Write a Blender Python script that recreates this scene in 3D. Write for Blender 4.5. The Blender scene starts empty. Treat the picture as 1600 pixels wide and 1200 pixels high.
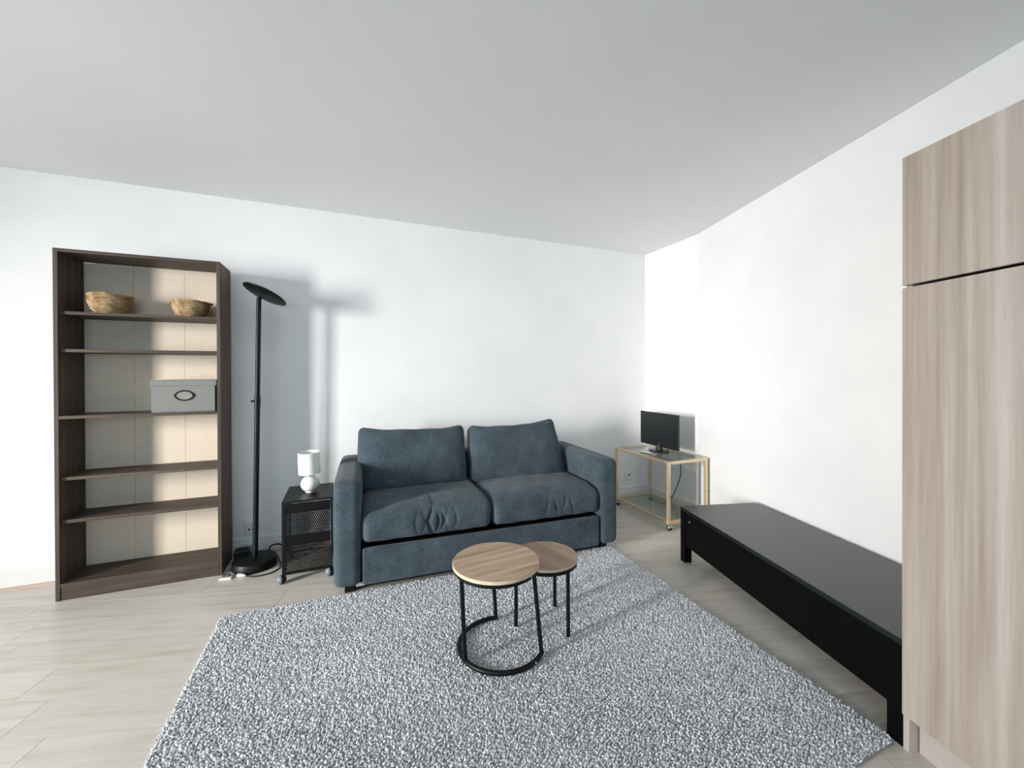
import bpy, bmesh, math, random
import numpy as np
from mathutils import Vector, Matrix

# ------------------------------------------------------------------ camera, world, light, exposure
S = bpy.context.scene
COL = S.collection
HC = 1.29
YAW, PIT, ROL = 0.3932, 0.0046, -0.0036
F_PX, CY_PX = 630.5371, 587.7563
fw = Vector((math.sin(YAW)*math.cos(PIT), math.cos(YAW)*math.cos(PIT), -math.sin(PIT)))
rt = Vector((math.cos(YAW), -math.sin(YAW), 0)); up = rt.cross(fw)
r2 = math.cos(ROL)*rt + math.sin(ROL)*up; u2 = -math.sin(ROL)*rt + math.cos(ROL)*up
cam_d = bpy.data.cameras.new('camera'); cam = bpy.data.objects.new('camera', cam_d); COL.objects.link(cam)
cam.matrix_world = Matrix(((r2.x, u2.x, -fw.x, 0), (r2.y, u2.y, -fw.y, 0), (r2.z, u2.z, -fw.z, HC), (0, 0, 0, 1)))
cam_d.sensor_width = 36.0; cam_d.lens = 36.0*F_PX/1600.0; cam_d.shift_y = -(600-CY_PX)/1600.0
cam_d.clip_start = 0.02
S.camera = cam

W = bpy.data.worlds.new('world'); S.world = W; W.use_nodes = True
bg = W.node_tree.nodes['Background']; bg.inputs[0].default_value = (0.80, 0.89, 1.0, 1); bg.inputs[1].default_value = 1.0

def area(name, loc, direction, sx, sy, energy, color, spread=180):
    l = bpy.data.lights.new(name, 'AREA'); l.shape = 'RECTANGLE'; l.size = sx; l.size_y = sy
    l.energy = energy; l.color = color; l.spread = math.radians(spread)
    o = bpy.data.objects.new(name, l); COL.objects.link(o); o.location = loc
    o.rotation_euler = Vector(direction).to_track_quat('-Z', 'Y').to_euler()
    return o
XL = -5.10          # left wall with the tall window the light comes from
YF = -2.60          # wall behind the camera
area('daylight_side_window', (XL-0.05, 0.62, 1.42), (1, .34, -.15), 0.46, 1.9, 66, (1.0, 0.965, 0.94), 66)
area('rear_fill_light', (-1.35, YF-0.05, 1.55), (0.1, 1, -0.40), 2.5, 1.4, 30, (0.50, 0.76, 1.0))  # added cool fill lamp behind the camera, no known source there

S.view_settings.view_transform = 'Standard'; S.view_settings.look = 'None'
S.view_settings.gamma = 1.0; S.view_settings.use_curve_mapping = False
S.view_settings.exposure = 0.55

random.seed(4); rng = np.random.default_rng(7)
PI = math.pi

# ------------------------------------------------------------------ materials
def srgb(r, g, b):
    f = lambda c: (c/255/12.92) if c/255 <= 0.04045 else ((c/255+0.055)/1.055)**2.4
    return (f(r), f(g), f(b), 1)
class N:
    def __init__(s, name):
        s.m = bpy.data.materials.new(name); s.m.use_nodes = True; s.t = s.m.node_tree
        s.b = s.t.nodes['Principled BSDF']
    def n(s, typ, **kw):
        x = s.t.nodes.new(typ)
        for k, v in kw.items(): setattr(x, k, v)
        return x
    def l(s, a, b): s.t.links.new(a, b)
    def coords(s, scale=(1, 1, 1), rot=(0, 0, 0), loc=(0, 0, 0)):
        tc = s.n('ShaderNodeTexCoord'); mp = s.n('ShaderNodeMapping')
        mp.inputs['Scale'].default_value = scale; mp.inputs['Rotation'].default_value = rot; mp.inputs['Location'].default_value = loc
        s.l(tc.outputs['Object'], mp.inputs['Vector']); return mp.outputs[0]
    def noise(s, vec, scale=5, detail=4, rough=.55):
        x = s.n('ShaderNodeTexNoise'); x.inputs['Scale'].default_value = scale; x.inputs['Detail'].default_value = detail
        x.inputs['Roughness'].default_value = rough
        if vec is not None: s.l(vec, x.inputs['Vector'])
        return x.outputs['Fac']
    def ramp(s, fac, stops, interp='LINEAR'):
        x = s.n('ShaderNodeValToRGB'); x.color_ramp.interpolation = interp
        e = x.color_ramp.elements
        while len(e) < len(stops): e.new(0.5)
        for el, (p, c) in zip(e, stops): el.position = p; el.color = c
        s.l(fac, x.inputs[0]); return x.outputs[0]
    def mix(s, fac, a, b, mode='MIX'):
        x = s.n('ShaderNodeMix'); x.data_type = 'RGBA'; x.blend_type = mode
        if isinstance(fac, (int, float)): x.inputs[0].default_value = fac
        else: s.l(fac, x.inputs[0])
        for i, v in ((6, a), (7, b)):
            if isinstance(v, tuple): x.inputs[i].default_value = v
            else: s.l(v, x.inputs[i])
        return x.outputs[2]
    def bump(s, fac, strength=.2, dist=.002):
        x = s.n('ShaderNodeBump'); x.inputs['Strength'].default_value = strength; x.inputs['Distance'].default_value = dist
        s.l(fac, x.inputs['Height']); s.l(x.outputs[0], s.b.inputs['Normal'])
    def set(s, col=None, rough=.5, metal=0, spec=.5, **kw):
        if col is not None:
            if isinstance(col, tuple): s.b.inputs['Base Color'].default_value = col
            else: s.l(col, s.b.inputs['Base Color'])
        s.b.inputs['Roughness'].default_value = rough; s.b.inputs['Metallic'].default_value = metal
        s.b.inputs['Specular IOR Level'].default_value = spec
        for k, v in kw.items(): s.b.inputs[k.replace('_', ' ')].default_value = v
        return s.m
M = {}
def simple(name, rgb, rough=.5, metal=0, spec=.5, var=.04, scale=30, **kw):
    k = N(name); c = srgb(*rgb)
    d = tuple(max(0, x*(1-var*3)) for x in c[:3])+(1,)
    f = k.noise(k.coords(), scale, 3)
    M[name] = k.set(k.ramp(f, [(.3, d), (.75, c)]), rough, metal, spec, **kw); return M[name]

k = N('wall_paint'); v = k.coords(); f = k.noise(v, 2.2, 4); g = k.noise(v, 160, 2)
k.bump(g, .10, .001); M['wall_paint'] = k.set(k.ramp(f, [(.3, srgb(236, 236, 237)), (.7, srgb(243, 243, 243))]), .85, 0, .25)
k = N('ceiling_paint'); v = k.coords(); f = k.noise(v, 1.5, 3); g = k.noise(v, 120, 2)
k.bump(g, .10, .001); M['ceiling_paint'] = k.set(k.ramp(f, [(.3, srgb(242, 243, 244)), (.7, srgb(246, 247, 247))]), .9, 0, .2)
simple('plinth_paint', (190, 180, 172), .6, var=.02)
simple('wall_grey', (120, 118, 116), .9)
simple('white_gloss', (238, 237, 234), .45, var=.01)
simple('quarter_round', (206, 180, 164), .5, var=.05)
simple('underlay', (96, 88, 80), .9)

# pale laminate: grain runs along the plank (object x)
k = N('laminate'); oi = k.n('ShaderNodeObjectInfo'); tc = k.n('ShaderNodeTexCoord')
ad = k.n('ShaderNodeVectorMath', operation='ADD'); sc = k.n('ShaderNodeVectorMath', operation='SCALE'); sc.inputs['Scale'].default_value = 37.0
cb = k.n('ShaderNodeCombineXYZ'); k.l(oi.outputs['Random'], cb.inputs[0]); k.l(oi.outputs['Random'], cb.inputs[1]); k.l(cb.outputs[0], sc.inputs[0])
k.l(tc.outputs['Object'], ad.inputs[0]); k.l(sc.outputs[0], ad.inputs[1])
mp = k.n('ShaderNodeMapping'); mp.inputs['Scale'].default_value = (1.0, 9.0, 1.0); k.l(ad.outputs[0], mp.inputs[0])
f1 = k.noise(mp.outputs[0], 2.2, 5, .6)
mp2 = k.n('ShaderNodeMapping'); mp2.inputs['Scale'].default_value = (3.0, 60.0, 1.0); k.l(ad.outputs[0], mp2.inputs[0])
f2 = k.noise(mp2.outputs[0], 2.0, 4, .6)
mp3 = k.n('ShaderNodeMapping'); mp3.inputs['Scale'].default_value = (2.6, 9.0, 1.0); k.l(ad.outputs[0], mp3.inputs[0])
f3 = k.noise(mp3.outputs[0], 1.7, 2, .5)
base = k.ramp(f1, [(.3, srgb(192, 184, 173)), (.5, srgb(208, 202, 193)), (.72, srgb(217, 212, 205))])
fine = k.ramp(f2, [(.3, (.86, .85, .84, 1)), (.65, (1, 1, 1, 1))])
knot = k.ramp(f3, [(.735, (1, 1, 1, 1)), (.80, (.70, .66, .61, 1))])
tone = k.ramp(oi.outputs['Random'], [(0, (.93, .92, .91, 1)), (1, (1.0, 1.0, 1.0, 1))])
c = k.mix(.6, base, fine, 'MULTIPLY'); c = k.mix(1.0, c, tone, 'MULTIPLY'); c = k.mix(.55, c, knot, 'MULTIPLY')
M['laminate'] = k.set(c, .38, 0, .45); k.bump(f2, .05, .001)

def wood(name, stops, axis='z', bands=18, rough=.45, spec=.4, fine_amt=.5, along=.5, rot=(0, 0, 0)):
    k = N(name)
    sc = {'z': (bands, bands, along), 'x': (along, bands, bands), 'y': (bands, along, bands)}[axis]
    sc2 = tuple(x*7 for x in sc)
    f = k.noise(k.coords(sc, rot), 1.0, 4, .62); g = k.noise(k.coords(sc2, rot), 1.0, 4, .65)
    c = k.ramp(f, stops); d = k.ramp(g, [(.3, (.72, .70, .68, 1)), (.62, (1, 1, 1, 1))])
    k.bump(g, .08, .0008)
    M[name] = k.set(k.mix(fine_amt, c, d, 'MULTIPLY'), rough, 0, spec); return M[name]
wood('cabinet_wood', [(.30, srgb(152, 134, 121)), (.44, srgb(176, 161, 150)), (.56, srgb(189, 177, 167)), (.70, srgb(204, 194, 186))], 'z', 13, .5, .35, .45, .32)
wood('bookcase_wood', [(.30, srgb(60, 51, 45)), (.5, srgb(78, 67, 59)), (.7, srgb(97, 84, 75))], 'z', 30, .55, .3, .55, 1.2)
wood('bookcase_wood_across', [(.30, srgb(60, 51, 45)), (.5, srgb(78, 67, 59)), (.7, srgb(97, 84, 75))], 'x', 30, .55, .3, .55, 1.2)
wood('table_veneer', [(.30, srgb(139, 112, 88)), (.45, srgb(171, 145, 119)), (.56, srgb(190, 166, 141)), (.7, srgb(205, 184, 161))], 'x', 15, .42, .4, .55, 1.1)
wood('table_veneer_dark', [(.30, srgb(128, 101, 80)), (.5, srgb(158, 132, 109)), (.7, srgb(182, 158, 134))], 'y', 15, .42, .4, .55, 1.1)
simple('table_edge', (222, 198, 172), .5, var=.04)
simple('bookcase_back', (233, 216, 196), .6, var=.02, spec=.3)

k = N('sofa_fabric'); v = k.coords(); g = k.noise(v, 420, 2, .6); f = k.noise(v, 7, 4, .6); w = k.noise(v, 130, 4, .75)
c = k.ramp(f, [(.3, srgb(58, 69, 77)), (.7, srgb(78, 90, 98))]); d = k.ramp(g, [(.3, (.72, .72, .74, 1)), (.68, (1.12, 1.12, 1.12, 1))])
e = k.ramp(w, [(.34, (.50, .52, .54, 1)), (.5, (.95, .95, .95, 1)), (.68, (1.5, 1.5, 1.5, 1))])
c = k.mix(.8, c, d, 'MULTIPLY'); c = k.mix(.8, c, e, 'MULTIPLY'); k.bump(w, .5, .003)
M['sofa_fabric'] = k.set(c, .95, 0, .12, Sheen_Weight=.12, Sheen_Roughness=.5)

k = N('rug_pile'); at = k.n('ShaderNodeAttribute'); at.attribute_name = 'tuft'
c = k.ramp(at.outputs['Fac'], [(0, srgb(156, 159, 163)), (.45, srgb(204, 206, 210)), (1, srgb(245, 246, 248))])
M['rug_pile'] = k.set(c, .95, 0, .1)
simple('rug_backing', (168, 166, 166), .95, spec=.1)

simple('black_metal', (8, 9, 10), .45, 0, .28, var=.03)
simple('black_sheet', (10, 10, 11), .42, 0, .3, var=.03)
simple('black_lacquer', (6, 6, 7), .55, 0, .10, var=.03, scale=60)
simple('black_top', (15, 24, 27), .30, 0, .6, var=.05, scale=80)
simple('black_plastic', (16, 17, 18), .35)
simple('rubber', (22, 22, 23), .7)
simple('wheel_grey', (112, 122, 134), .4)
simple('brass', (230, 208, 174), .30, .5, .5, var=.04, scale=12)
simple('chrome', (205, 205, 205), .15, 1.0)
simple('screen', (14, 19, 22), .22, 0, .6, var=.06, scale=4)
simple('screen_bezel', (20, 22, 24), .35)
simple('tv_back', (70, 84, 92), .5)
simple('mark_white', (232, 232, 232), .5)
simple('ceramic', (240, 238, 233), .28, 0, .5, var=.01)
simple('shade_cloth', (240, 239, 237), .9, 0, .2, var=.02, scale=200)
simple('socket_white', (226, 222, 212), .4, var=.02)
simple('socket_hole', (28, 26, 24), .8)
simple('box_card', (126, 127, 124), .7, var=.04, scale=60)
simple('box_label', (140, 138, 134), .8)
simple('cable_black', (18, 18, 18), .5)
simple('cable_grey', (120, 118, 114), .5)
simple('plug_white', (222, 220, 214), .45)
simple('plug_blue', (66, 74, 92), .45)
k = N('seagrass'); v = k.coords(); f = k.noise(v, 26, 4, .7); g = k.noise(k.coords((60, 60, 200)), 3, 3)
c = k.ramp(f, [(.28, srgb(104, 82, 56)), (.48, srgb(168, 140, 104)), (.7, srgb(204, 180, 144))])
k.bump(g, .5, .003); M['seagrass'] = k.set(k.mix(.5, c, k.ramp(g, [(.3, (.6, .55, .5, 1)), (.6, (1, 1, 1, 1))]), 'MULTIPLY'), .85, 0, .2)
k = N('glass'); gl = k.n('ShaderNodeBsdfGlass'); gl.inputs['Roughness'].default_value = 0; gl.inputs['IOR'].default_value = 1.45
tr = k.n('ShaderNodeBsdfTransparent'); tr.inputs[0].default_value = (.90, .935, .91, 1); gs = k.n('ShaderNodeBsdfGlossy'); gs.inputs['Roughness'].default_value = .02
lw = k.n('ShaderNodeLayerWeight'); pw = k.n('ShaderNodeMath', operation='POWER'); pw.inputs[1].default_value = 4.0
k.l(lw.outputs['Facing'], pw.inputs[0]); fr = k.n('ShaderNodeMath', operation='MULTIPLY_ADD'); fr.inputs[1].default_value = .7; fr.inputs[2].default_value = .03
k.l(pw.outputs[0], fr.inputs[0]); mx = k.n('ShaderNodeMixShader')
k.l(fr.outputs[0], mx.inputs[0]); k.l(tr.outputs[0], mx.inputs[1]); k.l(gs.outputs[0], mx.inputs[2])
k.l(mx.outputs[0], k.t.nodes['Material Output'].inputs[0]); M['glass'] = k.m

# ------------------------------------------------------------------ helpers
def tag(o, label, cat=None, group=None, kind=None):
    if label: o['label'] = label
    if cat: o['category'] = cat
    if group: o['group'] = group
    if kind: o['kind'] = kind
    return o
def thing(name, label, cat, loc=(0, 0, 0), rz=0, group=None):
    o = bpy.data.objects.new(name, None); COL.objects.link(o); o.location = loc; o.rotation_euler = (0, 0, rz)
    o.empty_display_size = .05
    return tag(o, label, cat, group)
def link(name, me, mat, parent=None, smooth=None):
    if mat: me.materials.append(M[mat])
    if smooth is not None:
        me.polygons.foreach_set('use_smooth', [True]*len(me.polygons))
        me.set_sharp_from_angle(angle=math.radians(smooth))
    o = bpy.data.objects.new(name, me); COL.objects.link(o)
    if parent: o.parent = parent
    return o
def obj(name, bm, mat, parent=None, smooth=None, normals=True):
    if normals: bmesh.ops.recalc_face_normals(bm, faces=bm.faces)
    me = bpy.data.meshes.new(name); bm.to_mesh(me); bm.free()
    return link(name, me, mat, parent, smooth)
def struct(o): o['kind'] = 'structure'; return o
def B(): return bmesh.new()
def box(bm, x0, x1, y0, y1, z0, z1, bev=0):
    vs = [bm.verts.new((x, y, z)) for x in (x0, x1) for y in (y0, y1) for z in (z0, z1)]
    fs = [bm.faces.new([vs[i] for i in q]) for q in ((0, 1, 3, 2), (4, 6, 7, 5), (0, 4, 5, 1), (2, 3, 7, 6), (0, 2, 6, 4), (1, 5, 7, 3))]
    if bev:
        es = list({e for f in fs for e in f.edges})
        bmesh.ops.bevel(bm, geom=es, offset=bev, segments=2, affect='EDGES', profile=.5)
    return bm
def prism(bm, poly, z0, z1):
    a = [bm.verts.new((x, y, z0)) for x, y in poly]; b = [bm.verts.new((x, y, z1)) for x, y in poly]
    n = len(poly); bm.faces.new(a[::-1]); bm.faces.new(b)
    for i in range(n): bm.faces.new((a[i], a[(i+1) % n], b[(i+1) % n], b[i]))
    return bm
def tube(bm, pts, r, seg=10, closed=False, cap=True, radii=None):
    pts = [Vector(p) for p in pts]; n = len(pts); rings = []
    prev = None
    for i, p in enumerate(pts):
        if closed: t = pts[(i+1) % n]-pts[i-1]
        else: t = pts[min(i+1, n-1)]-pts[max(i-1, 0)]
        t.normalize()
        if prev is None: a = t.orthogonal().normalized()
        else: a = (prev-t*prev.dot(t)).normalized()
        prev = a; b = t.cross(a); rr = radii[i] if radii else r
        rings.append([bm.verts.new(p+rr*(math.cos(2*PI*j/seg)*a+math.sin(2*PI*j/seg)*b)) for j in range(seg)])
    m = n if closed else n-1
    for i in range(m):
        A, Bq = rings[i], rings[(i+1) % n]
        for j in range(seg): bm.faces.new((A[j], A[(j+1) % seg], Bq[(j+1) % seg], Bq[j]))
    if cap and not closed: bm.faces.new(rings[0][::-1]); bm.faces.new(rings[-1])
    return bm
def lathe(bm, prof, seg=40, c=(0, 0, 0), close=True):
    rings = []
    for r, z in prof:
        if r < 1e-6: rings.append([bm.verts.new((c[0], c[1], c[2]+z))])
        else: rings.append([bm.verts.new((c[0]+r*math.cos(2*PI*j/seg), c[1]+r*math.sin(2*PI*j/seg), c[2]+z)) for j in range(seg)])
    for A, D in zip(rings[:-1], rings[1:]):
        for j in range(seg):
            k2 = (j+1) % seg
            q = [A[j % len(A)], A[k2 % len(A)], D[k2 % len(D)], D[j % len(D)]]
            u = []
            for w_ in q:
                if w_ not in u: u.append(w_)
            if len(u) >= 3: bm.faces.new(u)
    return bm
def bez(p0, p1, p2, p3, n=16):
    p0, p1, p2, p3 = map(Vector, (p0, p1, p2, p3)); o = []
    for i in range(n+1):
        t = i/n; o.append((1-t)**3*p0+3*t*(1-t)**2*p1+3*t*t*(1-t)*p2+t**3*p3)
    return o
def spline(pts, n=8):
    P = [Vector(p) for p in pts]; o = []
    for i in range(len(P)-1):
        a, b, c_, d = P[max(i-1, 0)], P[i], P[i+1], P[min(i+2, len(P)-1)]
        for j in range(n):
            t = j/n
            o.append(.5*((2*b)+(c_-a)*t+(2*a-5*b+4*c_-d)*t*t+(3*b-a-3*c_+d)*t**3))
    o.append(P[-1]); return o
def soft(hx, hy, hz, r, nx=24, ny=18, nz=10, fn=None):
    """rounded box centred at the origin; fn(p, n) moves each point"""
    def ax(h, n):
        a = [-h+r*(1-math.cos(t*PI/2/4)) for t in range(0, 4)]
        mid = list(np.linspace(-h+r, h-r, n))
        return a+mid+[-x for x in a[::-1]]
    X, Y, Z = ax(hx, nx), ax(hy, ny), ax(hz, nz)
    bm = B(); cache = {}
    def vert(i, j, l):
        if (i, j, l) in cache: return cache[(i, j, l)]
        p = Vector((X[i], Y[j], Z[l]))
        q = Vector((max(-hx+r, min(hx-r, p.x)), max(-hy+r, min(hy-r, p.y)), max(-hz+r, min(hz-r, p.z))))
        d = p-q
        nn = d.normalized() if d.length > 1e-9 else Vector((0, 0, 1))
        p = q+nn*r if d.length > 1e-9 else p
        if fn: p = fn(p, nn)
        v_ = bm.verts.new(p); cache[(i, j, l)] = v_; return v_
    a, b, c_ = len(X)-1, len(Y)-1, len(Z)-1
    for i in range(a):
        for j in range(b):
            for l in (0, c_): bm.faces.new((vert(i, j, l), vert(i+1, j, l), vert(i+1, j+1, l), vert(i, j+1, l)))
    for i in range(a):
        for l in range(c_):
            for j in (0, b): bm.faces.new((vert(i, j, l), vert(i+1, j, l), vert(i+1, j, l+1), vert(i, j, l+1)))
    for j in range(b):
        for l in range(c_):
            for i in (0, a): bm.faces.new((vert(i, j, l), vert(i, j+1, l), vert(i, j+1, l+1), vert(i, j, l+1)))
    return bm
def copy_tree(o, parent=None):
    c_ = o.copy(); COL.objects.link(c_); c_.parent = parent
    for ch in list(o.children): copy_tree(ch, c_)
    return c_

# ------------------------------------------------------------------ room shell
CX, D, KY, CZ, KA = 2.9537, 3.4233, 2.7308, 2.5506, 0.2693
kd = Vector((-math.sin(KA), -math.cos(KA), 0)); pp = Vector((math.cos(KA), -math.sin(KA), 0))
tR = (KY-YF)/math.cos(KA); RX = CX+kd.x*tR          # right wall meets the wall behind the camera
T = .14
room = [(XL, YF), (RX, YF), (CX, KY), (CX, D), (XL, D)]
def wallbox(name, *a): return struct(obj(name, box(B(), *a), 'wall_paint'))
wallbox('wall_back', XL-T, CX+T, D, D+T, -.02, CZ+.02)
bm = B(); o2 = pp*T
prism(bm, [(RX, YF), (CX, KY), (CX, D), (CX+T, D), (CX+T, KY-.02), (RX+o2.x, YF+o2.y)], -.02, CZ+.02)
struct(obj('wall_right', bm, 'wall_paint'))
# left wall with its window opening, and the wall behind the camera with a wider one added for the fill lamp
bm = B(); y0, y1, z0, z1 = .25, .99, .30, 2.40
box(bm, XL-T, XL, YF, y0, -.02, CZ+.02); box(bm, XL-T, XL, y1, D, -.02, CZ+.02)
box(bm, XL-T, XL, y0, y1, -.02, z0); box(bm, XL-T, XL, y0, y1, z1, CZ+.02)
struct(obj('wall_left', bm, 'wall_paint'))
bm = B(); a0, a1, b0, b1 = -2.7, 0.0, .8, 2.3
box(bm, XL-T, a0, YF-T, YF, -.02, CZ+.02); box(bm, a1, RX+T, YF-T, YF, -.02, CZ+.02)
box(bm, a0, a1, YF-T, YF, -.02, b0); box(bm, a0, a1, YF-T, YF, b1, CZ+.02)
struct(obj('wall_front', bm, 'wall_grey'))  # unseen wall, its grey chosen to cut bounced light near the camera
bm = B(); prism(bm, [(XL-T, YF-T), (RX+T, YF-T), (CX+T, KY), (CX+T, D+T), (XL-T, D+T)], CZ, CZ+.1)
struct(obj('ceiling', bm, 'ceiling_paint'))
# windows (outside the frame): casing and glass
def window(name, ax, u0, u1, z0, z1, w):
    fr_ = B()
    def bx(bm_, a, b, c_, d, o0, o1):
        if ax == 'x': box(bm_, w-o1, w-o0, a, b, c_, d)
        else: box(bm_, a, b, w-o1, w-o0, c_, d)
    t = .05
    for (a, b, c_, d) in ((u0, u0+t, z0, z1), (u1-t, u1, z0, z1), (u0, u1, z0, z0+t), (u0, u1, z1-t, z1), ((u0+u1)/2-.03, (u0+u1)/2+.03, z0, z1)):
        bx(fr_, a, b, c_, d, .08, .13)
    o = struct(obj(name, fr_, 'white_gloss'))
    for a, b in ((u0+t, (u0+u1)/2-.03), ((u0+u1)/2+.03, u1-t)):
        g_ = B(); bx(g_, a, b, z0+t, z1-t, .10, .106); obj('pane', g_, 'glass', o)
window('window_1', 'x', y0, y1, z0, z1, XL)
window('window_2_added', 'y', a0, a1, b0, b1, YF)  # unseen window, added to give the rear fill lamp an opening

# floor: underlay plus one board per plank, laid square to the long right wall
fl = struct(obj('floor', prism(B(), room, -.06, -.0125), 'underlay'))
def clip(poly, A, Bp):
    out = []; nrm = (-(Bp[1]-A[1]), Bp[0]-A[0])
    sd = lambda p: (p[0]-A[0])*nrm[0]+(p[1]-A[1])*nrm[1]
    for i in range(len(poly)):
        p, q = poly[i], poly[(i+1) % len(poly)]; a, b = sd(p), sd(q)
        if a >= 0: out.append(p)
        if (a >= 0) != (b >= 0):
            t = a/(a-b); out.append((p[0]+(q[0]-p[0])*t, p[1]+(q[1]-p[1])*t))
    return out
PW, PL, GAP = .1893, 1.29, .0009
rowv = -2.0093
for row in range(-10, 40):
    v0 = rowv-12*PW+row*PW
    off = (-2.10 if row == 11 else random.uniform(-PL, 0))
    for i in range(-6, 6):
        u0 = off+i*PL
        q = []
        for (u, v_) in ((u0+GAP, v0+GAP), (u0+PL-GAP, v0+GAP), (u0+PL-GAP, v0+PW-GAP), (u0+GAP, v0+PW-GAP)):
            p = pp*u+kd*v_; q.append((p.x, p.y))
        poly = q[::-1]
        # counter-clockwise test
        ar = sum(poly[j][0]*poly[(j+1) % 4][1]-poly[(j+1) % 4][0]*poly[j][1] for j in range(4))
        if ar < 0: poly = poly[::-1]
        for j in range(5):
            poly = clip(poly, room[j], room[(j+1) % 5])
            if len(poly) < 3: break
        if len(poly) < 3: continue
        ar = abs(sum(poly[j][0]*poly[(j+1) % len(poly)][1]-poly[(j+1) % len(poly)][0]*poly[j][1] for j in range(len(poly))))/2
        if ar < .002: continue
        c0 = pp*(u0+PL/2)+kd*(v0+PW/2)
        # local frame: x along the plank
        loc = []
        for x, y in poly:
            d = Vector((x, y, 0))-c0; loc.append((d.dot(pp), d.dot(-kd)))
        o = obj('plank', prism(B(), loc, -.012, 0), 'laminate', fl)
        o.location = c0; o.rotation_euler = (0, 0, -KA)

# baseboards with a groove line, and the wooden quarter round on the floor
def skirting(name, pts, prof, mat):
    """extrude a (depth, z) profile along a polyline; depth is measured to the left of the path"""
    bm = B(); n = len(pts); rings = []
    for i, p in enumerate(pts):
        p = Vector((p[0], p[1]));
        d0 = (Vector(pts[i])-Vector(pts[i-1])).normalized() if i > 0 else None
        d1 = (Vector(pts[i+1])-Vector(pts[i])).normalized() if i < n-1 else None
        if d0 is None: d0 = d1
        if d1 is None: d1 = d0
        nl = lambda d: Vector((-d.y, d.x))
        m = (nl(d0)+nl(d1)).normalized(); s_ = 1/max(.2, m.dot(nl(d0)))
        rings.append([bm.verts.new((p.x+m.x*s_*t, p.y+m.y*s_*t, z)) for t, z in prof])
    k_ = len(prof)
    for A, Bq in zip(rings[:-1], rings[1:]):
        for j in range(k_): bm.faces.new((A[j], A[(j+1) % k_], Bq[(j+1) % k_], Bq[j]))
    bm.faces.new(rings[0]); bm.faces.new(rings[-1][::-1])
    return struct(obj(name, bm, mat))
bprof = [(0, 0), (.014, 0), (.014, .086), (.0105, .0885), (.0105, .092), (.013, .095), (.013, .112), (.009, .118), (0, .119)]
qprof = [(.014, 0), (.032, 0), (.030, .007), (.024, .013), (.014, .015)]
e = .0005
skirting('baseboard_back', [(CX-.016, D-e), (XL+.016, D-e)], bprof, 'white_gloss')
skirting('trim_1', [(CX-.04, D-e), (XL+.016, D-e)], qprof, 'quarter_round')
CAB = Vector((1.769, .763, 0))
rp = Vector((CX, KY, 0))+kd*2.02
skirting('baseboard_right', [(rp.x-e, rp.y), (CX-e, KY), (CX-e, D-e)], bprof, 'white_gloss')
skirting('baseboard_left', [(XL+e, D-.016), (XL+e, YF+.016)], bprof, 'white_gloss')

# ------------------------------------------------------------------ rug
FL_, FR_, NR_, NL_ = (np.array(p) for p in ((-.612, 2.553), (1.808, 2.484), (1.764, .785), (-.612, .765)))
def rugpt(a, b):
    a = np.asarray(a)[..., None]; b = np.asarray(b)[..., None]
    return (FL_*(1-a)+FR_*a)*(1-b)+(NL_*(1-a)+NR_*a)*b
rug = thing('area_rug', 'large pale grey shaggy rug lying under the nesting coffee tables', 'rug')
bm = B(); n = 40
def rr(a, b): p = rugpt(a, b); return float(p[0]), float(p[1])
ed = .004
loop = []
cr = .012
for (ca, cb_, s0) in ((cr, cr*1.4, PI), (1-cr, cr*1.4, PI*1.5), (1-cr, 1-cr*1.4, 0), (cr, 1-cr*1.4, PI/2)):
    for j in range(6):
        t = s0+j/5*PI/2; loop.append(rr(ca+cr*math.cos(t), cb_+cr*1.4*math.sin(t)))
prism(bm, loop, .0005, .011)
obj('backing', bm, 'rug_backing', rug)
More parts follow.
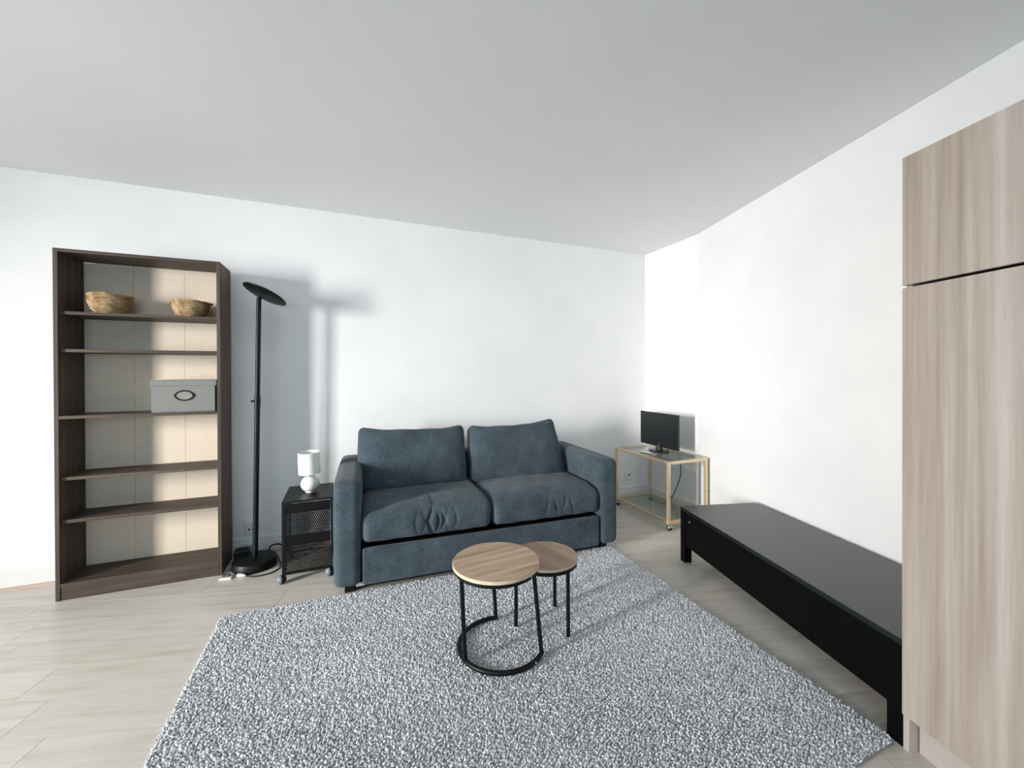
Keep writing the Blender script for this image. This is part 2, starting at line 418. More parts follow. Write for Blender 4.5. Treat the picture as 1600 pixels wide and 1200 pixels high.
# pile: many short leaning tufts, joined into one part
def build_pile():
    sp = .0070
    nx, ny = int(2.41/sp), int(1.745/sp)
    a, b = np.meshgrid((np.arange(nx)+.5)/nx, (np.arange(ny)+.5)/ny)
    a = a.ravel()+rng.uniform(-.6, .6, a.size)/nx; b = b.ravel()+rng.uniform(-.6, .6, b.size)/ny
    a = np.clip(a, .001, .999); b = np.clip(b, .0012, .9988)
    keep = ~(((a < cr) | (a > 1-cr)) & ((b < cr*1.4) | (b > 1-cr*1.4)) & (np.hypot(np.minimum(a, 1-a)/cr-1, np.minimum(b, 1-b)/(cr*1.4)-1) > 1))
    a, b = a[keep], b[keep]; n = a.size
    base = rugpt(a, b)
    hgt = rng.uniform(.008, .016, n)
    # soft lay of the pile: broad swirls decide where the tufts lean
    th = 1.2*np.sin(base[:, 0]*5.1+1.3*np.sin(base[:, 1]*4.3))+.9*np.cos(base[:, 1]*6.7+base[:, 0]*2.1)+rng.normal(0, 1.1, n)
    ln = rng.uniform(.002, .010, n)
    rad = rng.uniform(.0028, .0050, n)
    ang = rng.uniform(0, 2*PI, n)
    K = 5
    ringa = ang[:, None]+np.arange(K)*2*PI/K
    z0 = .008
    V = np.zeros((n, 2*K+1, 3))
    cx, cy = base[:, 0], base[:, 1]
    V[:, :K, 0] = cx[:, None]+rad[:, None]*.75*np.cos(ringa); V[:, :K, 1] = cy[:, None]+rad[:, None]*.75*np.sin(ringa); V[:, :K, 2] = z0
    tx = cx+ln*np.cos(th); ty = cy+ln*np.sin(th)
    V[:, K:2*K, 0] = (cx*.35+tx*.65)[:, None]+rad[:, None]*np.cos(ringa); V[:, K:2*K, 1] = (cy*.35+ty*.65)[:, None]+rad[:, None]*np.sin(ringa)
    V[:, K:2*K, 2] = (z0+hgt*.62)[:, None]+rad[:, None]*.35*np.sin(ringa*1+rng.uniform(0, 6, (n, 1)))
    V[:, 2*K, 0] = tx; V[:, 2*K, 1] = ty; V[:, 2*K, 2] = z0+hgt*.95
    f = []
    for j in range(K):
        j2 = (j+1) % K
        f += [(j, j2, K+j2), (j, K+j2, K+j), (K+j, K+j2, 2*K)]
    f = np.array(f); Fc = (f[None]+(np.arange(n)*(2*K+1))[:, None, None]).reshape(-1, 3)
    me = bpy.data.meshes.new('pile'); V = V.reshape(-1, 3)
    me.vertices.add(len(V)); me.vertices.foreach_set('co', V.ravel())
    me.loops.add(Fc.size); me.loops.foreach_set('vertex_index', Fc.ravel().astype(np.int32))
    me.polygons.add(len(Fc)); me.polygons.foreach_set('loop_start', (np.arange(len(Fc))*3).astype(np.int32))
    me.polygons.foreach_set('use_smooth', np.ones(len(Fc), dtype=bool))
    me.update(calc_edges=True)
    at = me.attributes.new('tuft', 'FLOAT', 'POINT')
    tone = np.clip(rng.normal(.5, .24, n), 0, 1)
    at.data.foreach_set('value', np.repeat(tone, 2*K+1).astype(np.float32))
    return me
pile = link('pile', build_pile(), 'rug_pile', rug); pile['kind'] = 'stuff'
RUGZ = .020

# ------------------------------------------------------------------ wardrobe cabinet on the right
cabin = thing('tall_cabinet', 'tall pale oak laminate cabinet with plain flush doors against white wall', 'cabinet', CAB, -KA)
# local x = depth towards the wall (pp), local y = towards the back of the room (-kd)
def cbox(name, mat, x0, x1, y0, y1, z0, z1, bev=0): return obj(name, box(B(), x0, x1, y0, y1, z0, z1, bev), mat, cabin)
WD = .62; HT = 2.0226; DZ = .119; GZ = 1.5832
for i, ys in enumerate((0, -WD-.004)):
    d = cbox('upper_door', 'cabinet_wood', -.006, .012, ys-WD, ys, GZ+.004, HT, .0012)
    d2 = cbox('lower_door', 'cabinet_wood', -.006, .012, ys-WD, ys, DZ, GZ-.005, .0012)
bm = B()
poly = [(.0, 0), (.60, 0), (.60, HT-.003), (.0125, HT-.003), (.0125, DZ-.002), (0, DZ-.002)]
A_ = [bm.verts.new((x, 0, z)) for x, z in poly]; B_ = [bm.verts.new((x, -.018, z)) for x, z in poly]
bm.faces.new(A_); bm.faces.new(B_[::-1])
for j in range(6): bm.faces.new((A_[j], A_[(j+1) % 6], B_[(j+1) % 6], B_[j]))
obj('side_panel', bm, 'cabinet_wood', cabin)
cbox('top_panel', 'cabinet_wood', .0125, .60, -2*WD-.004, -.018, HT-.021, HT-.003)
cbox('bottom_panel', 'cabinet_wood', .04, .60, -2*WD-.004, -.018, DZ, DZ+.018)
cbox('side_panel', 'cabinet_wood', .0125, .60, -2*WD-.022, -2*WD-.004, 0, HT-.003)
cbox('back_panel', 'cabinet_wood', .592, .60, -2*WD-.004, -.018, .02, HT-.021)
cbox('plinth', 'plinth_paint', .034, .050, -2*WD-.004, -.024, 0, DZ-.001)
cbox('divider', 'cabinet_wood', .0125, .59, -WD-.010, -WD+.006, DZ+.018, HT-.021)

# ------------------------------------------------------------------ black low bench
bench = thing('low_bench', 'long low black wooden bench with square legs standing along white wall', 'tv bench', CAB, -KA)
BL, BW, BH, LG = 1.425, .563, .3714, .052
ys0 = .003
obj('top', box(B(), -.001, BW+.001, ys0-.0005, BL+.001, BH-.022, BH, .0015), 'black_top', bench)
obj('front_panel', box(B(), .006, .024, ys0+LG, BL-LG, .118, BH-.0225, .001), 'black_lacquer', bench)
obj('back_panel', box(B(), BW-.024, BW-.006, ys0+LG, BL-LG, .118, BH-.0225, .001), 'black_lacquer', bench)
for y in (ys0+.006, BL-.024): obj('end_panel', box(B(), LG, BW-LG, y, y+.018, .118, BH-.0225, .001), 'black_lacquer', bench)
for x in (0, BW-LG):
    for y in (ys0, BL-LG): obj('leg', box(B(), x, x+LG, y, y+LG, 0, BH-.0222, .0015), 'black_lacquer', bench)
bm = B(); lathe(bm, [(0, .004), (.003, .003), (.0042, 0), (0, -.001)], 14)
o = obj('white_dot', bm, 'mark_white', bench, 40); o.location = (.005, BL-.105, .297); o.rotation_euler = (0, -PI/2, 0)

# ------------------------------------------------------------------ bookcase
BX0, BX1, BY, BHT, BD = -1.5306, -.7381, 3.1205, 2.0207, .262
bc = thing('bookcase', 'tall open bookcase of dark grey-brown wood with six shelves', 'bookcase', (BX0, BY, 0))
bw = BX1-BX0; t = .0195
obj('side_panel', box(B(), 0, t, 0, BD, 0, BHT, .0008), 'bookcase_wood', bc)
obj('side_panel', box(B(), bw-t, bw, 0, BD, 0, BHT, .0008), 'bookcase_wood', bc)
obj('top_panel', box(B(), t, bw-t, 0, BD-.012, BHT-t, BHT, .0008), 'bookcase_wood_across', bc)
obj('bottom_panel', box(B(), t, bw-t, .001, BD-.012, .078, .096, .0008), 'bookcase_wood_across', bc)
obj('plinth', box(B(), t, bw-t, .004, .022, 0, .0775, .0008), 'bookcase_wood_across', bc)
ZS = (1.664, 1.446, 1.060, .704, .456)
for z in ZS:
    fixed = abs(z-1.06) < .01
    obj('shelf', box(B(), t+(0 if fixed else .002), bw-t-(0 if fixed else .002), .001 if fixed else .017, BD-.014, z-.0185, z, .0012), 'bookcase_wood_across', bc)
sx = [t+.001, -1.266-BX0, -.998-BX0, bw-t-.001]
for i in range(3):
    obj('back_panel', box(B(), sx[i]+.0007, sx[i+1]-.0007, BD-.010, BD-.006, .097, BHT-.0205), 'bookcase_back', bc)
obj('back_rail', box(B(), t, bw-t, BD-.005, BD, .03, BHT-.03), 'bookcase_back', bc)

# seagrass bowls: coiled rings, woven side, an ear handle
def basket(name, label, x, y, z, r, h, ear):
    b = thing(name, label, 'basket', (x, y, z), 0, 'seagrass bowls on the upper shelf')
    bm = B(); N_ = 9
    bm2 = B()
    prof = []
    for i in range(N_):
        u = i/(N_-1)
        rad = r*(.70+.34*math.sin(min(1, u*1.05)*PI/2)-.05*u*u)
        zc = .0065+u*(h-.013)
        prof.append((rad, zc))
        pts = [(rad*math.cos(a)+.0012*math.sin(7*a+i), rad*math.sin(a), zc+.0012*math.sin(5*a+2*i)) for a in np.linspace(0, 2*PI, 48, endpoint=False)]
        tube(bm, pts, .0078, 6, closed=True)
    obj('side', bm, 'seagrass', b, 50)
    bm = B(); lathe(bm, [(0, .002), (prof[0][0], .002), (prof[0][0], .010), (0, .010)], 40); obj('base', bm, 'seagrass', b, 40)
    bm = B(); R_ = prof[-1][0]
    tube(bm, [(R_*math.cos(a), R_*math.sin(a), h-.003+.002*math.sin(3*a)) for a in np.linspace(0, 2*PI, 48, endpoint=False)], .0085, 7, closed=True)
    obj('rim', bm, 'seagrass', b, 50)
    for s_ in (ear, ear+PI):
        bm = B(); c_, q_ = math.cos(s_), math.sin(s_)
        pts = []
        for a in np.linspace(-1.25, 1.25, 11):
            out = R_+.004+.020*math.cos(a*1.2); lat = .03*math.sin(a)
            pts.append((out*c_-lat*q_, out*q_+lat*c_, h-.012+.004*math.cos(a)))
        tube(bm, pts, .0062, 6); obj('handle', bm, 'seagrass', b, 50)
    return b
basket('seagrass_basket', 'round woven seagrass bowl on top shelf beside shaded panel of bookcase', -1.332, 3.243, 1.664, .098, .118, PI*.93)
basket('seagrass_basket', 'smaller woven seagrass bowl on top shelf by right side of bookcase', -.925, 3.240, 1.664, .094, .104, PI*.97)

# storage box with lid and ring pull
sb = thing('storage_box', 'grey cardboard storage box with lid and oval ring on bookcase shelf', 'box', (-1.098, 3.136, 1.060))
obj('body', box(B(), 0, .325, .004, .222, 0, .190, .002), 'box_card', sb)
obj('lid', box(B(), -.005, .333, -.001, .227, .166, .202, .002), 'box_card', sb)
bm = B(); pts = []
for a in np.linspace(0, 2*PI, 44, endpoint=False):
    pts.append((.165+.046*math.cos(a)*(1+.06*abs(math.cos(a))**8), 0.0, .104+.030*math.sin(a)*abs(math.sin(a))**.12))
tube(bm, [(x, y+.001, z) for x, y, z in pts], .0038, 7, closed=True)
ring = obj('ring_pull', bm, 'black_metal', sb, 50); ring['label'] = 'dark oval metal ring'
bm = B(); lathe(bm, [(0, .001), (.041, .001), (.041, -.002), (0, -.002)], 40)
o = obj('label_card', bm, 'box_label', sb, 40); o.rotation_euler = (PI/2, 0, 0); o.location = (.165, .003, .104); o.scale = (1, .62, 1)
for s_ in (-1, 1):
    bm = B(); lathe(bm, [(0, .003), (.004, .002), (.006, 0), (0, -.002)], 12)
    o = obj('stud', bm, 'black_metal', sb, 40); o.rotation_euler = (PI/2, 0, 0); o.location = (.165+s_*.050, .002, .104)

# ------------------------------------------------------------------ floor lamp
LX, LY = -.566, 3.185
fl_ = thing('floor_lamp', 'black uplighter floor lamp with tilted flat disc head beside bookcase', 'floor lamp', (LX, LY, 0))
bm = B(); lathe(bm, [(0, 0), (.130, 0), (.134, .006), (.133, .044), (.126, .054), (.05, .060), (.022, .066), (0, .066)], 56)
obj('base', bm, 'black_metal', fl_, 35)
topx, topy, topz = .032, 0, 1.815
def pole_pt(z): return Vector((topx*z/topz, 0, z))
bm = B(); tube(bm, [pole_pt(.04), pole_pt(1.14)], .0165, 18); obj('pole', bm, 'black_metal', fl_, 40)
bm = B(); tube(bm, [pole_pt(1.13), pole_pt(1.815)], .0150, 18); obj('pole', bm, 'black_metal', fl_, 40)
bm = B(); tube(bm, [pole_pt(1.075), pole_pt(1.145)], .0185, 18); obj('collar', bm, 'black_metal', fl_, 40)
bm = B(); p = pole_pt(1.115); tube(bm, [p+Vector((-.014, -.004, 0)), p+Vector((-.030, -.008, 0)), p+Vector((-.037, -.0095, 0))], .006, 10, radii=[.004, .0075, .006]); obj('dimmer_knob', bm, 'black_plastic', fl_, 40)
head = B(); lathe(head, [(0, -.012), (.05, -.012), (.120, -.007), (.137, -.001), (.139, .006), (.134, .010), (.120, .0095), (0, .0095)], 64)
ho = obj('head_disc', head, 'black_metal', fl_, 35); ho.location = (topx+.034, 0, 1.838)
ho.rotation_euler = (math.radians(-9), math.radians(24), 0)
bm = B(); lathe(bm, [(0, .0100), (.118, .0100), (.118, .0125), (0, .0125)], 48)
dif = obj('diffuser', bm, 'shade_cloth', ho, 35)
bm = B(); tube(bm, [pole_pt(1.805), pole_pt(1.805)+Vector((.012, 0, .020))], .013, 12); obj('head_joint', bm, 'black_metal', fl_, 40)
bm = B(); tube(bm, spline([(.10, .05, .02), (.07, .10, .075), (.13, .13, .075), (.20, .12, .012), (.27, .135, .006), (.40, .14, .006)]), .0055, 8); obj('power_cord', bm, 'cable_black', fl_, 60)
# transformer block and thin cable on the floor round the lamp foot
pb = thing('power_adapter', 'black power adapter block on floor behind lamp foot by bookcase', 'adapter', (-.668, 3.315, 0), .12)
obj('body', box(B(), -.045, .05, -.035, .035, 0, .078, .006), 'black_plastic', pb)
obj('cap', box(B(), -.032, .036, -.025, .025, .0775, .083, .002), 'rubber', pb)
pl_ = thing('thin_cable', 'thin looped cable with pale plug on floor in front of lamp', 'cable', (0, 0, 0))
bm = B(); tube(bm, spline([(-.595, 3.035, .006), (-.555, 3.012, .005), (-.50, 3.005, .004), (-.44, 3.03, .004), (-.405, 3.10, .004), (-.418, 3.150, .03), (-.432, 3.165, .058), (-.46, 3.165, .064), (-.49, 3.155, .066)]), .0042, 8)
obj('cord', bm, 'cable_black', pl_, 60)
bm = B(); tube(bm, [(-.640, 3.052, .011), (-.615, 3.044, .011), (-.592, 3.035, .008)], .01, 12, radii=[.011, .011, .006]); obj('plug', bm, 'plug_white', pl_, 40)
fp = thing('floor_plug', 'small white and blue plug lying on floor at bookcase foot', 'plug', (-.70, 3.045, 0), -.15)
obj('body', box(B(), -.035, .035, -.014, .014, 0, .014, .004), 'plug_white', fp)
obj('cap', box(B(), -.025, .022, .004, .024, .010, .026, .004), 'plug_blue', fp)

# ------------------------------------------------------------------ wall sockets
s1 = thing('wall_socket', 'old round-cornered cream wall socket low behind lamp pole', 'socket', (-.627, D, .187))
bm = soft(.045, .012, .047, .011, 8, 3, 8); o = obj('plate', bm, 'socket_white', s1, 60); o.location = (0, -.0115, 0)
bm = B(); lathe(bm, [(0, .001), (.0075, .001), (.0075, -.004), (0, -.004)], 16)
for (x, z, sc_) in ((-.012, -.006, 1), (.016, -.006, 1), (-.020, .052, .7)):
    pass
o = obj('hole', bm, 'socket_hole', s1, 30); o.rotation_euler = (PI/2, 0, 0); o.location = (-.012, -.0238, -.006)
o2_ = o.copy(); COL.objects.link(o2_); o2_.parent = s1; o2_.location = (.014, -.0238, -.006)
s2 = thing('wall_socket', 'square white wall socket above baseboard behind glass trolley', 'socket', (2.727, D, .229))
obj('plate', box(B(), -.040, .040, -.010, 0, -.042, .042, .003), 'white_gloss', s2)
bm = B(); lathe(bm, [(0, .0045), (.021, .0045), (.023, .0055), (.0255, .0050), (.027, .001), (0, .001)], 32)
o = obj('cup', bm, 'white_gloss', s2, 35); o.rotation_euler = (PI/2, 0, 0); o.location = (0, -.0095, .002)
bm = B(); lathe(bm, [(0, .0), (.009, .0), (.009, -.003), (0, -.003)], 16)
o = obj('hole', bm, 'socket_hole', s2, 35); o.rotation_euler = (PI/2, 0, 0); o.location = (.004, -.0152, .010)

# ------------------------------------------------------------------ perforated drawer cart
def perf(x0, x1, z0, z1, pitch, hole):
    """upright sheet in the xz plane with staggered octagonal holes"""
    bm = B(); nz = int((z1-z0)/pitch); dz = (z1-z0)/nz; nx = int((x1-x0)/pitch); dx = (x1-x0)/nx
    cache = {}
    def V(x, z):
        key = (round(x*1e5), round(z*1e5))
        if key not in cache: cache[key] = bm.verts.new((x, 0, z))
        return cache[key]
    for r_ in range(nz):
        za, zb = z0+r_*dz, z0+(r_+1)*dz; cz = (za+zb)/2
        xs = [x0+i*dx for i in range(nx+1)]
        if r_ % 2: xs = [x0]+[x0+(i+.5)*dx for i in range(nx)]+[x1]
        for xa, xb in zip(xs[:-1], xs[1:]):
            if xb-xa < dx*.7: bm.faces.new((V(xa, za), V(xb, za), V(xb, zb), V(xa, zb))); continue
            c_ = (xa+xb)/2
            out = [V(xb, cz), V(xb, zb), V(c_, zb), V(xa, zb), V(xa, cz), V(xa, za), V(c_, za), V(xb, za)]
            inn = [bm.verts.new((c_+hole*math.cos(j*PI/4), 0, cz+hole*math.sin(j*PI/4))) for j in range(8)]
            for j in range(8): bm.faces.new((out[j], out[(j+1) % 8], inn[(j+1) % 8], inn[j]))
    return bm
cart = thing('drawer_cart', 'black perforated metal drawer cart on castors between lamp and sofa', 'drawer cart', (-.363, 2.838, 0))
cw, cd, c0, c1 = .285, .379, .051, .506
obj('top_panel', box(B(), 0, cw, 0, cd, c1-.012, c1, .002), 'black_sheet', cart)
for x in (0, cw-.010):
    for y in (0, cd-.010): obj('post', box(B(), x, x+.010, y, y+.010, c0, c1-.0125, .001), 'black_sheet', cart)
pt_ = .0112
fr_lo = obj('drawer_front', perf(.022, cw-.012, .070, .262, pt_, .0029), 'black_sheet', cart); fr_lo.location = (0, .003, 0)
fr_hi = obj('drawer_front', perf(.022, cw-.012, .268, .488, pt_, .0029), 'black_sheet', cart); fr_hi.location = (0, .003, 0)
for zz, hh in ((.228, .062), (.430, .058)):
    obj('drawer_rim', box(B(), .021, cw-.011, .0045, .013, zz, zz+hh, .001), 'black_sheet', cart)
obj('front_rail', box(B(), .010, cw-.010, 0, .010, c0, .068, .001), 'black_sheet', cart)
obj('front_stile', box(B(), .010, .0215, 0, .006, .068, .490, .001), 'black_sheet', cart)
sd = obj('side_panel', perf(.012, cd-.012, c0+.014, c1-.014, pt_, .0029), 'black_sheet', cart); sd.rotation_euler = (0, 0, PI/2); sd.location = (.004, 0, 0)
sd = obj('side_panel', perf(.012, cd-.012, c0+.014, c1-.014, pt_, .0029), 'black_sheet', cart); sd.rotation_euler = (0, 0, PI/2); sd.location = (cw-.004, 0, 0)
for x, sgn in ((-.006, -1), (cw-.020, 1)):
    for y in (.012, cd-.020):
        cs = obj('castor', box(B(), x+.004, x+.022, y-.004, y+.014, .030, c0+.001, .001), 'black_plastic', cart)
        wx, wy = x+.004, y-.006
        bm = B(); lathe(bm, [(0 if abs(t_) > 1.5 else .0270*math.cos(t_), .0272*math.sin(t_)) for t_ in np.linspace(-PI/2, PI/2, 13)], 22, (wx, wy, .0274)); obj('wheel', bm, 'rubber', cs, 60)
        bm = B(); lathe(bm, [(0, .0285)]+[(.0285*math.sin(t_), .0285*math.cos(t_)) for t_ in np.linspace(.1, 1.15, 8)]+[(0, .010)], 22)
        hb = obj('hub_cap', bm, 'wheel_grey', cs, 40); hb.location = (wx, wy, .0285)
        hb.rotation_euler = Vector((-.85, -.50, .12)).to_track_quat('Z', 'Y').to_euler()

# table lamp on the cart
tl = thing('table_lamp', 'small white ceramic ball lamp with drum shade standing on black cart', 'table lamp', (-.217, 3.025, .506))
bm = B(); pr_ = [(0, 0), (.030, 0), (.034, .003)]
for i in range(1, 20):
    a = -1.0+i/20*(2.45); pr_.append((.0575*math.cos(a), .053+.055*math.sin(a)))
pr_ = [(0, 0), (.028, 0)]+[(max(.012, .0585*math.cos(a)), .0545+.0545*math.sin(a)) for a in np.linspace(-1.05, 1.36, 26)]+[(0, .1082)]
lathe(bm, pr_, 40); obj('body', bm, 'ceramic', tl, 50)
bm = B(); tube(bm, [(0, 0, .106), (0, 0, .150)], .010, 16); obj('neck', bm, 'black_plastic', tl, 40)
bm = B(); lathe(bm, [(.0675, 0), (.066, .142), (.0645, .142), (.066, 0), (.0675, 0)], 56)
sh = obj('lamp_shade', bm, 'shade_cloth', tl, 40); sh.location = (-.003, 0, .126); sh.rotation_euler = (math.radians(2), math.radians(-2.0), 0)
bm = B()
for a in (0, 2*PI/3, 4*PI/3): tube(bm, [(0, 0, .016), (.066*math.cos(a), .066*math.sin(a), .020)], .0016, 6)
obj('spider', bm, 'mark_white', sh, 40)

# ------------------------------------------------------------------ sofa
SA = .0473
sofa = thing('sofa', 'two-seat charcoal blue fabric sofa with loose back cushions against white wall', 'sofa', (-.065, 2.509, 0), -SA)
SWD, AW, AH, SD = 1.907, .146, .675, .875
def part(name, bm, loc, mat='sofa_fabric', rot=(0, 0, 0), sm=60):
    o = obj(name, bm, mat, sofa, sm); o.location = loc; o.rotation_euler = rot; return o
def armfn(side):
    def f(p, n):
        z = p.z/(AH/2-.03)
        b = .011*(1-min(1, abs(p.y)/(SD/2))**2)*max(0, 1-z*z*.55)
        p = p.copy(); p.x += math.copysign(b, p.x) if abs(p.x) > .03 else 0
        if p.z > 0 and p.y < -SD/2+.05: p.z -= .006*(1-(p.y+SD/2)/.05)
        # faint stitched pucker below the top seam of the front face
        if n.y < -.8: p.y += .0025*math.sin(p.z*55+p.x*21)*math.exp(-((p.z-.16)/.10)**2)
        return p
    return f
for s_, x in (('l', AW/2), ('r', SWD-AW/2)):
    part('arm', soft(AW/2, SD/2, (AH-.055)/2, .042, 8, 18, 26, armfn(s_)), (x, SD/2, .055+(AH-.055)/2))
part('back_frame', soft((SWD-2*AW)/2-.001, .070, .295, .03, 16, 5, 12), (SWD/2, SD-.072, .375))
part('front_panel', soft((SWD-2*AW)/2-.010, .020, .106, .012, 20, 3, 8), (SWD/2, .026, .162))
part('seat_base', box(B(), AW, SWD-AW, .047, SD-.14, .075, .268), (0, 0, 0), 'black_lacquer', sm=None)
CWD = (SWD-2*AW)/2
def seatfn(kind):
    def f(p, n):
        u = p.x/(CWD/2); v_ = p.y/.34
        q = p.copy()
        cu, cv = max(0, 1-u*u), max(0, 1-v_*v_)
        if p.z > 0: q.z += .028*cu**.6*max(0, 1-((v_+.15)/1.15)**2)**.8
        # front lip rolls down over the edge
        if v_ < -.6 and p.z > 0: q.z -= .022*((-.6-v_)/.4)**1.6
        q.y -= .014*cu*(1-abs(p.z)/.1) if p.y < -.3 else 0
        w_ = 0
        if kind == 0:      # pinched folds in the middle of the front
            for cx_, hw, s2_ in ((.035, .05, 1), (.025, .028, 1.0), (-.06, .030, .5), (.13, .035, .5)):
                fz = (p.z+.09)/.17 if p.y < -.24 else .95+(p.y+.30)*1.1
                if fz < 1.12:
                    lobe = hw*math.sin(min(1, max(0, fz/1.12))*PI)**.8
                    for sg in (-1, 1):
                        d_ = (p.x-cx_-sg*lobe)/.0095
                        w_ += s2_*math.exp(-d_*d_)*math.sin(min(1, max(0, fz/1.12))*PI)
        else:
            for cx_, sl in ((-.02, .25), (.05, -.2), (.11, .3), (.17, -.25)):
                d_ = (p.x-cx_-sl*(p.z))/.011
                if p.y < -.22: w_ += .55*math.exp(-d_*d_)*math.exp(-((p.z-.01)/.06)**2)
        q += n*(-.013*w_)
        q += n*(.0016*math.sin(p.x*38+p.y*13)*math.sin(p.y*31+p.z*41))
        return q
    return f
for i in range(2):
    part('seat_cushion', soft(CWD/2-.004, .345, .092, .045, 90, 34, 14, seatfn(i)), (AW+CWD*(i+.5)+(.001 if i else -.001), .352, .385))
def backfn(kind):
    def f(p, n):
        u, w_ = p.x/.39, p.z/.225
        q = p.copy()
        thick = .45+.55*(1-min(1, abs(u))**4)*(1-max(0, w_)**2*.75)
        q.y = p.y*thick
        if w_ < 0: q.y *= 1+.10*(-w_)
        # drawn-out upper corners and slightly dished top edge
        if w_ > .5: q.z += .030*(abs(u)**4)*((w_-.5)/.5)-.008
        if kind == 1: q.z += .022*max(0, u)*max(0, w_); q.x += -.030*max(0, w_)*max(0, u)+.012*max(0, -w_)*max(0, u)
        else: q.z += .010*max(0, -u)*max(0, w_)
        q += n*(.003*math.sin(p.x*23+1.3*kind)*math.sin(p.z*27+p.x*9))
        return q
    return f
part('back_cushion', soft(.390, .098, .222, .045, 34, 8, 24, backfn(0)), (.510, .585, .664), rot=(math.radians(-17), math.radians(.6), 0))
part('back_cushion', soft(.384, .098, .222, .045, 34, 8, 24, backfn(1)), (1.326, .585, .658), rot=(math.radians(-17), math.radians(-.8), math.radians(-1.5)))
for x in (.085, SWD-.085):
    for y in (.10, SD-.10):
        bm = box(B(), x-.03, x+.03, y-.03, y+.03, 0, .058, .003); part('leg', bm, (0, 0, 0), 'black_plastic', sm=None)
obj('base_rail', box(B(), .11, SWD-.11, .055, .075, .030, .076), 'black_lacquer', sofa)
obj('fabric_tag', box(B(), .118, .168, .046, .049, .040, .062), 'plug_white', sofa)

# ------------------------------------------------------------------ nesting tables
def disc_top(bm, r, z0, z1):
    return lathe(bm, [(0, z0), (r-.0015, z0), (r, z0+.002), (r, z1-.002), (r-.0015, z1), (0, z1)], 72)
nt = thing('nesting_table', 'larger round oak-topped table with black open-ring base on grey rug', 'coffee table', (.662, 1.768, RUGZ))
TZ = .398
bm = disc_top(B(), .2025, TZ-.016, TZ); o = obj('tabletop', bm, 'table_veneer', nt, 35); o.location = (-.008, .012, 0); o.rotation_euler = (0, 0, .10)
bm = B(); lathe(bm, [(.2030, TZ-.0155), (.2040, TZ-.0145), (.2040, TZ-.0025), (.2030, TZ-.0015), (.2024, TZ-.008), (.2030, TZ-.0155)], 72)
o = obj('edge_band', bm, 'table_edge', nt, 30); o.location = (-.008, .012, 0)
bm = B(); lathe(bm, [(.180, TZ-.034), (.1975, TZ-.034), (.1975, TZ-.0162), (.180, TZ-.0162), (.180, TZ-.034)], 72)
o = obj('top_ring', bm, 'black_metal', nt, 35); o.location = (-.008, .012, 0)
feet = [Vector((.484-.662, 1.716-1.768, 0)), Vector((.815-.662, 1.629-1.768, 0)), Vector((.718-.662, 1.959-1.768, 0))]
cc = Vector((.012, -.001, 0)); Rr = .1965
for ft in feet:
    top = Vector((-.008, .012, 0))+(ft-cc).normalized()*.188
    bm = B(); tube(bm, [ft+Vector((0, 0, .010)), top+Vector((0, 0, TZ-.034))], .0098, 14); obj('leg', bm, 'black_metal', nt, 40)
a_start = math.atan2((feet[2]-cc).y, (feet[2]-cc).x); a_end = math.atan2((feet[1]-cc).y, (feet[1]-cc).x)
a1_ = a_start-.03; a2_ = a_end+2*PI+.05
bm = B(); tube(bm, [(cc.x+Rr*math.cos(a), cc.y+Rr*math.sin(a), .0105) for a in np.linspace(a1_, a2_, 56)], .0108, 12); obj('base_ring', bm, 'black_metal', nt, 50)
bm = B(); lathe(bm, [(0, .0025), (.003, .002), (.004, 0), (0, -.001)], 12)
o = obj('sticker', bm, 'mark_white', nt, 40); o.location = (-.008+.1975*math.cos(-1.02), .012+.1975*math.sin(-1.02), TZ-.024); o.rotation_euler = (0, PI/2, -1.02)
for a in (-1.12, ):
    bm = B(); lathe(bm, [(0, .003), (.0035, .002), (.0045, 0), (0, -.001)], 12)
    o = obj('glide', bm, 'mark_white', nt, 40); o.location = (cc.x+(Rr+.0105)*math.cos(a), cc.y+(Rr+.0105)*math.sin(a), .013); o.rotation_euler = (0, PI/2, a)
st = thing('nesting_table', 'smaller lower round oak-topped table on three black legs, tucked under its mate', 'coffee table', (.944, 1.843, RUGZ))
SZ = .346
bm = disc_top(B(), .1645, SZ-.015, SZ); o = obj('tabletop', bm, 'table_veneer_dark', st, 35); o.rotation_euler = (0, 0, .35)
bm = B(); lathe(bm, [(.1650, SZ-.0145), (.1660, SZ-.0135), (.1660, SZ-.0025), (.1650, SZ-.0015), (.1644, SZ-.008), (.1650, SZ-.0145)], 72); obj('edge_band', bm, 'table_edge', st, 30)
bm = B(); lathe(bm, [(.146, SZ-.034), (.1625, SZ-.034), (.1625, SZ-.0152), (.146, SZ-.0152), (.146, SZ-.034)], 72); obj('top_ring', bm, 'black_metal', st, 35)
for p in ((.792-.944, 1.870-1.843), (1.057-.944, 1.948-1.843), (.995-.944, 1.698-1.843)):
    bm = B(); tube(bm, [(p[0], p[1], 0), (p[0]*.985, p[1]*.985, SZ-.034)], .0095, 14); obj('leg', bm, 'black_metal', st, 40)

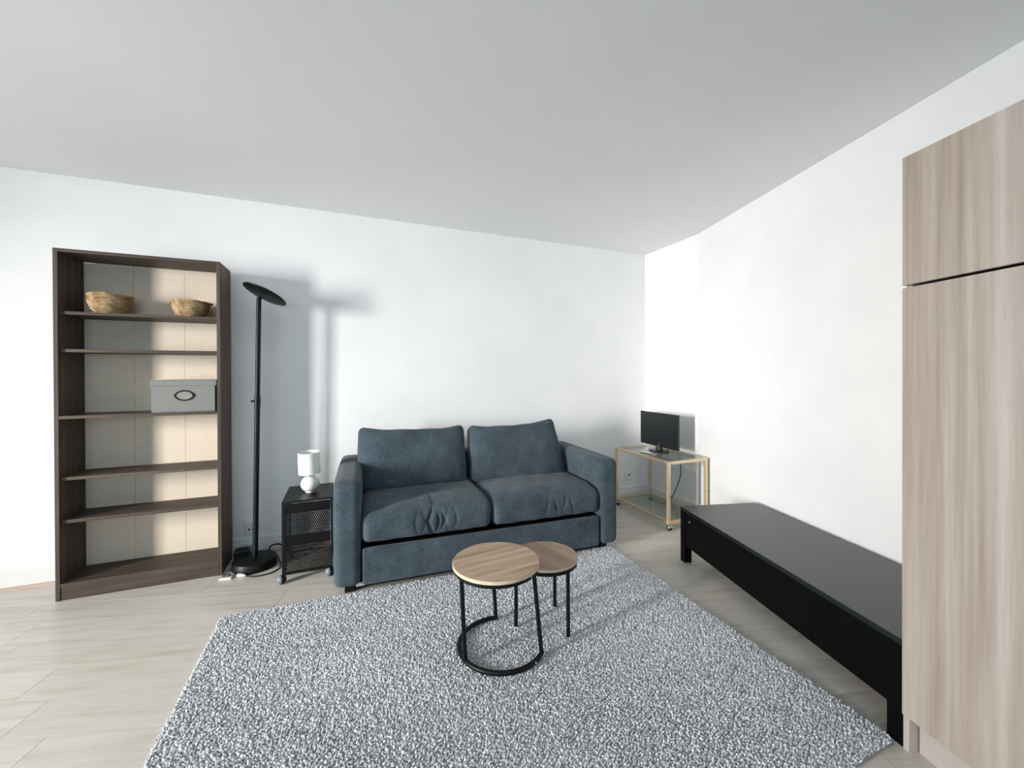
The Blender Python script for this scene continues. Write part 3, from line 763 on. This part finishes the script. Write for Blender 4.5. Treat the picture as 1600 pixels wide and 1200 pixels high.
# ------------------------------------------------------------------ brass and glass trolley
tx0, tx1, ty0, ty1, th_, tb = 2.447, 2.872, 2.562, 3.292, .567, .051
tq = .0245
tro = thing('glass_trolley', 'brass framed trolley with two glass shelves on castors in corner', 'trolley', (tx0, ty0, 0), -.03)
tw, td = tx1-tx0, ty1-ty0
for x in (0, tw-tq):
    for y in (0, td-tq): obj('post', box(B(), x, x+tq, y, y+tq, tb, th_, .0012), 'brass', tro)
for z in (tb, th_-tq):
    nm = 'lower_rail' if z == tb else 'upper_rail'
    for x in (0, tw-tq): obj(nm, box(B(), x+.0005, x+tq-.0005, tq, td-tq, z, z+tq-.0005, .0012), 'brass', tro)
    for y in (0, td-tq): obj(nm, box(B(), tq, tw-tq, y+.0005, y+tq-.0005, z, z+tq-.0005, .0012), 'brass', tro)
    obj('glass_shelf', box(B(), tq-.004, tw-tq+.004, tq-.004, td-tq+.004, z+tq-.006, z+tq+.0005), 'glass', tro)
for x in (tq/2, tw-tq/2):
    for y in (tq/2, td-tq/2):
        bm = B(); tube(bm, [(x, y, .040), (x, y, tb+.002)], .006, 10); cs = obj('castor', bm, 'chrome', tro, 40)
        bm = B(); lathe(bm, [(0, .002), (.012, .0035), (.0205, .012), (.0225, .0215), (.0205, .031), (.012, .0395), (0, .041)], 22, (x+.006, y-.004, -.002)); obj('ball_wheel', bm, 'rubber', cs, 50)
        bm = B(); lathe(bm, [(.0235, .026), (.0225, .033), (.015, .042), (0, .0445), (0, .042), (.014, .040), (.021, .032), (.0225, .026), (.0235, .026)], 22, (x+.006, y-.004, -.002)); obj('cap', bm, 'chrome', cs, 50)
for x in (tq/2, tw-tq/2):
    bm = B(); tube(bm, [(x, -.0005, .285), (x, -.005, .285)], .006, 12); obj('screw_cap', bm, 'chrome', tro, 40)

# television on the trolley
tv = thing('television', 'small black flat television on stand on top of glass trolley', 'television', (2.701, 2.947, th_+.0005), math.radians(-92.7))
# local x = towards the viewer's right, local -y = screen side
TW_, TH_, TB = .506, .313, .046
obj('housing', box(B(), -TW_/2, TW_/2, -.010, .012, TB, TB+TH_, .003), 'screen_bezel', tv)
bm = soft(TW_/2-.03, .016, TH_/2-.035, .012, 12, 3, 8); o = obj('back_shell', bm, 'tv_back', tv, 50); o.location = (0, .022, TB+TH_/2-.012)
obj('screen', box(B(), -TW_/2+.014, TW_/2-.014, -.0112, -.0098, TB+.026, TB+TH_-.014), 'screen', tv)
bm = B(); tube(bm, [(0, .010, .012), (0, .004, TB+.03)], .02, 14, radii=[.030, .017]); obj('neck', bm, 'black_plastic', tv, 40)
bm = B(); lathe(bm, [(0, 0), (.098, 0), (.102, .004), (.098, .009), (.03, .014), (0, .015)], 48)
o = obj('stand_base', bm, 'black_plastic', tv, 40); o.scale = (1.15, .72, 1)
o = obj('badge', box(B(), -.008, .008, -.0108, -.0098, TB+.006, TB+.016), 'mark_white', tv)
bm = B(); tube(bm, spline([(.02, .03, .12), (.03, .055, .06), (.06, .06, .004), (.09, .02, .0075), (.14, -.03, .0075)]), .0035, 8); obj('power_cord', bm, 'cable_black', tv, 60)
# lead that hangs below the trolley top
hc = thing('hanging_lead', 'black lead hanging down behind the brass trolley to baseboard', 'cable', (0, 0, 0))
bm = B(); tube(bm, spline([(2.915, 2.93, .56), (2.917, 2.905, .45), (2.922, 2.90, .36), (2.916, 2.92, .27), (2.914, 2.97, .16), (2.912, 3.03, .06), (2.908, 3.12, .006), (2.88, 3.2, .006)]), .0040, 8)
obj('cord', bm, 'cable_black', hc, 60)
rc = thing('remote_control', 'small pale remote control lying on glass trolley top beside television', 'remote control', (2.535, 2.925, th_+.0006), math.radians(-70))
obj('body', box(B(), -.055, .055, -.019, .019, 0, .015, .004), 'plug_white', rc)
obj('underside', box(B(), -.054, .054, -.0195, .0195, 0, .006, .001), 'black_plastic', rc)
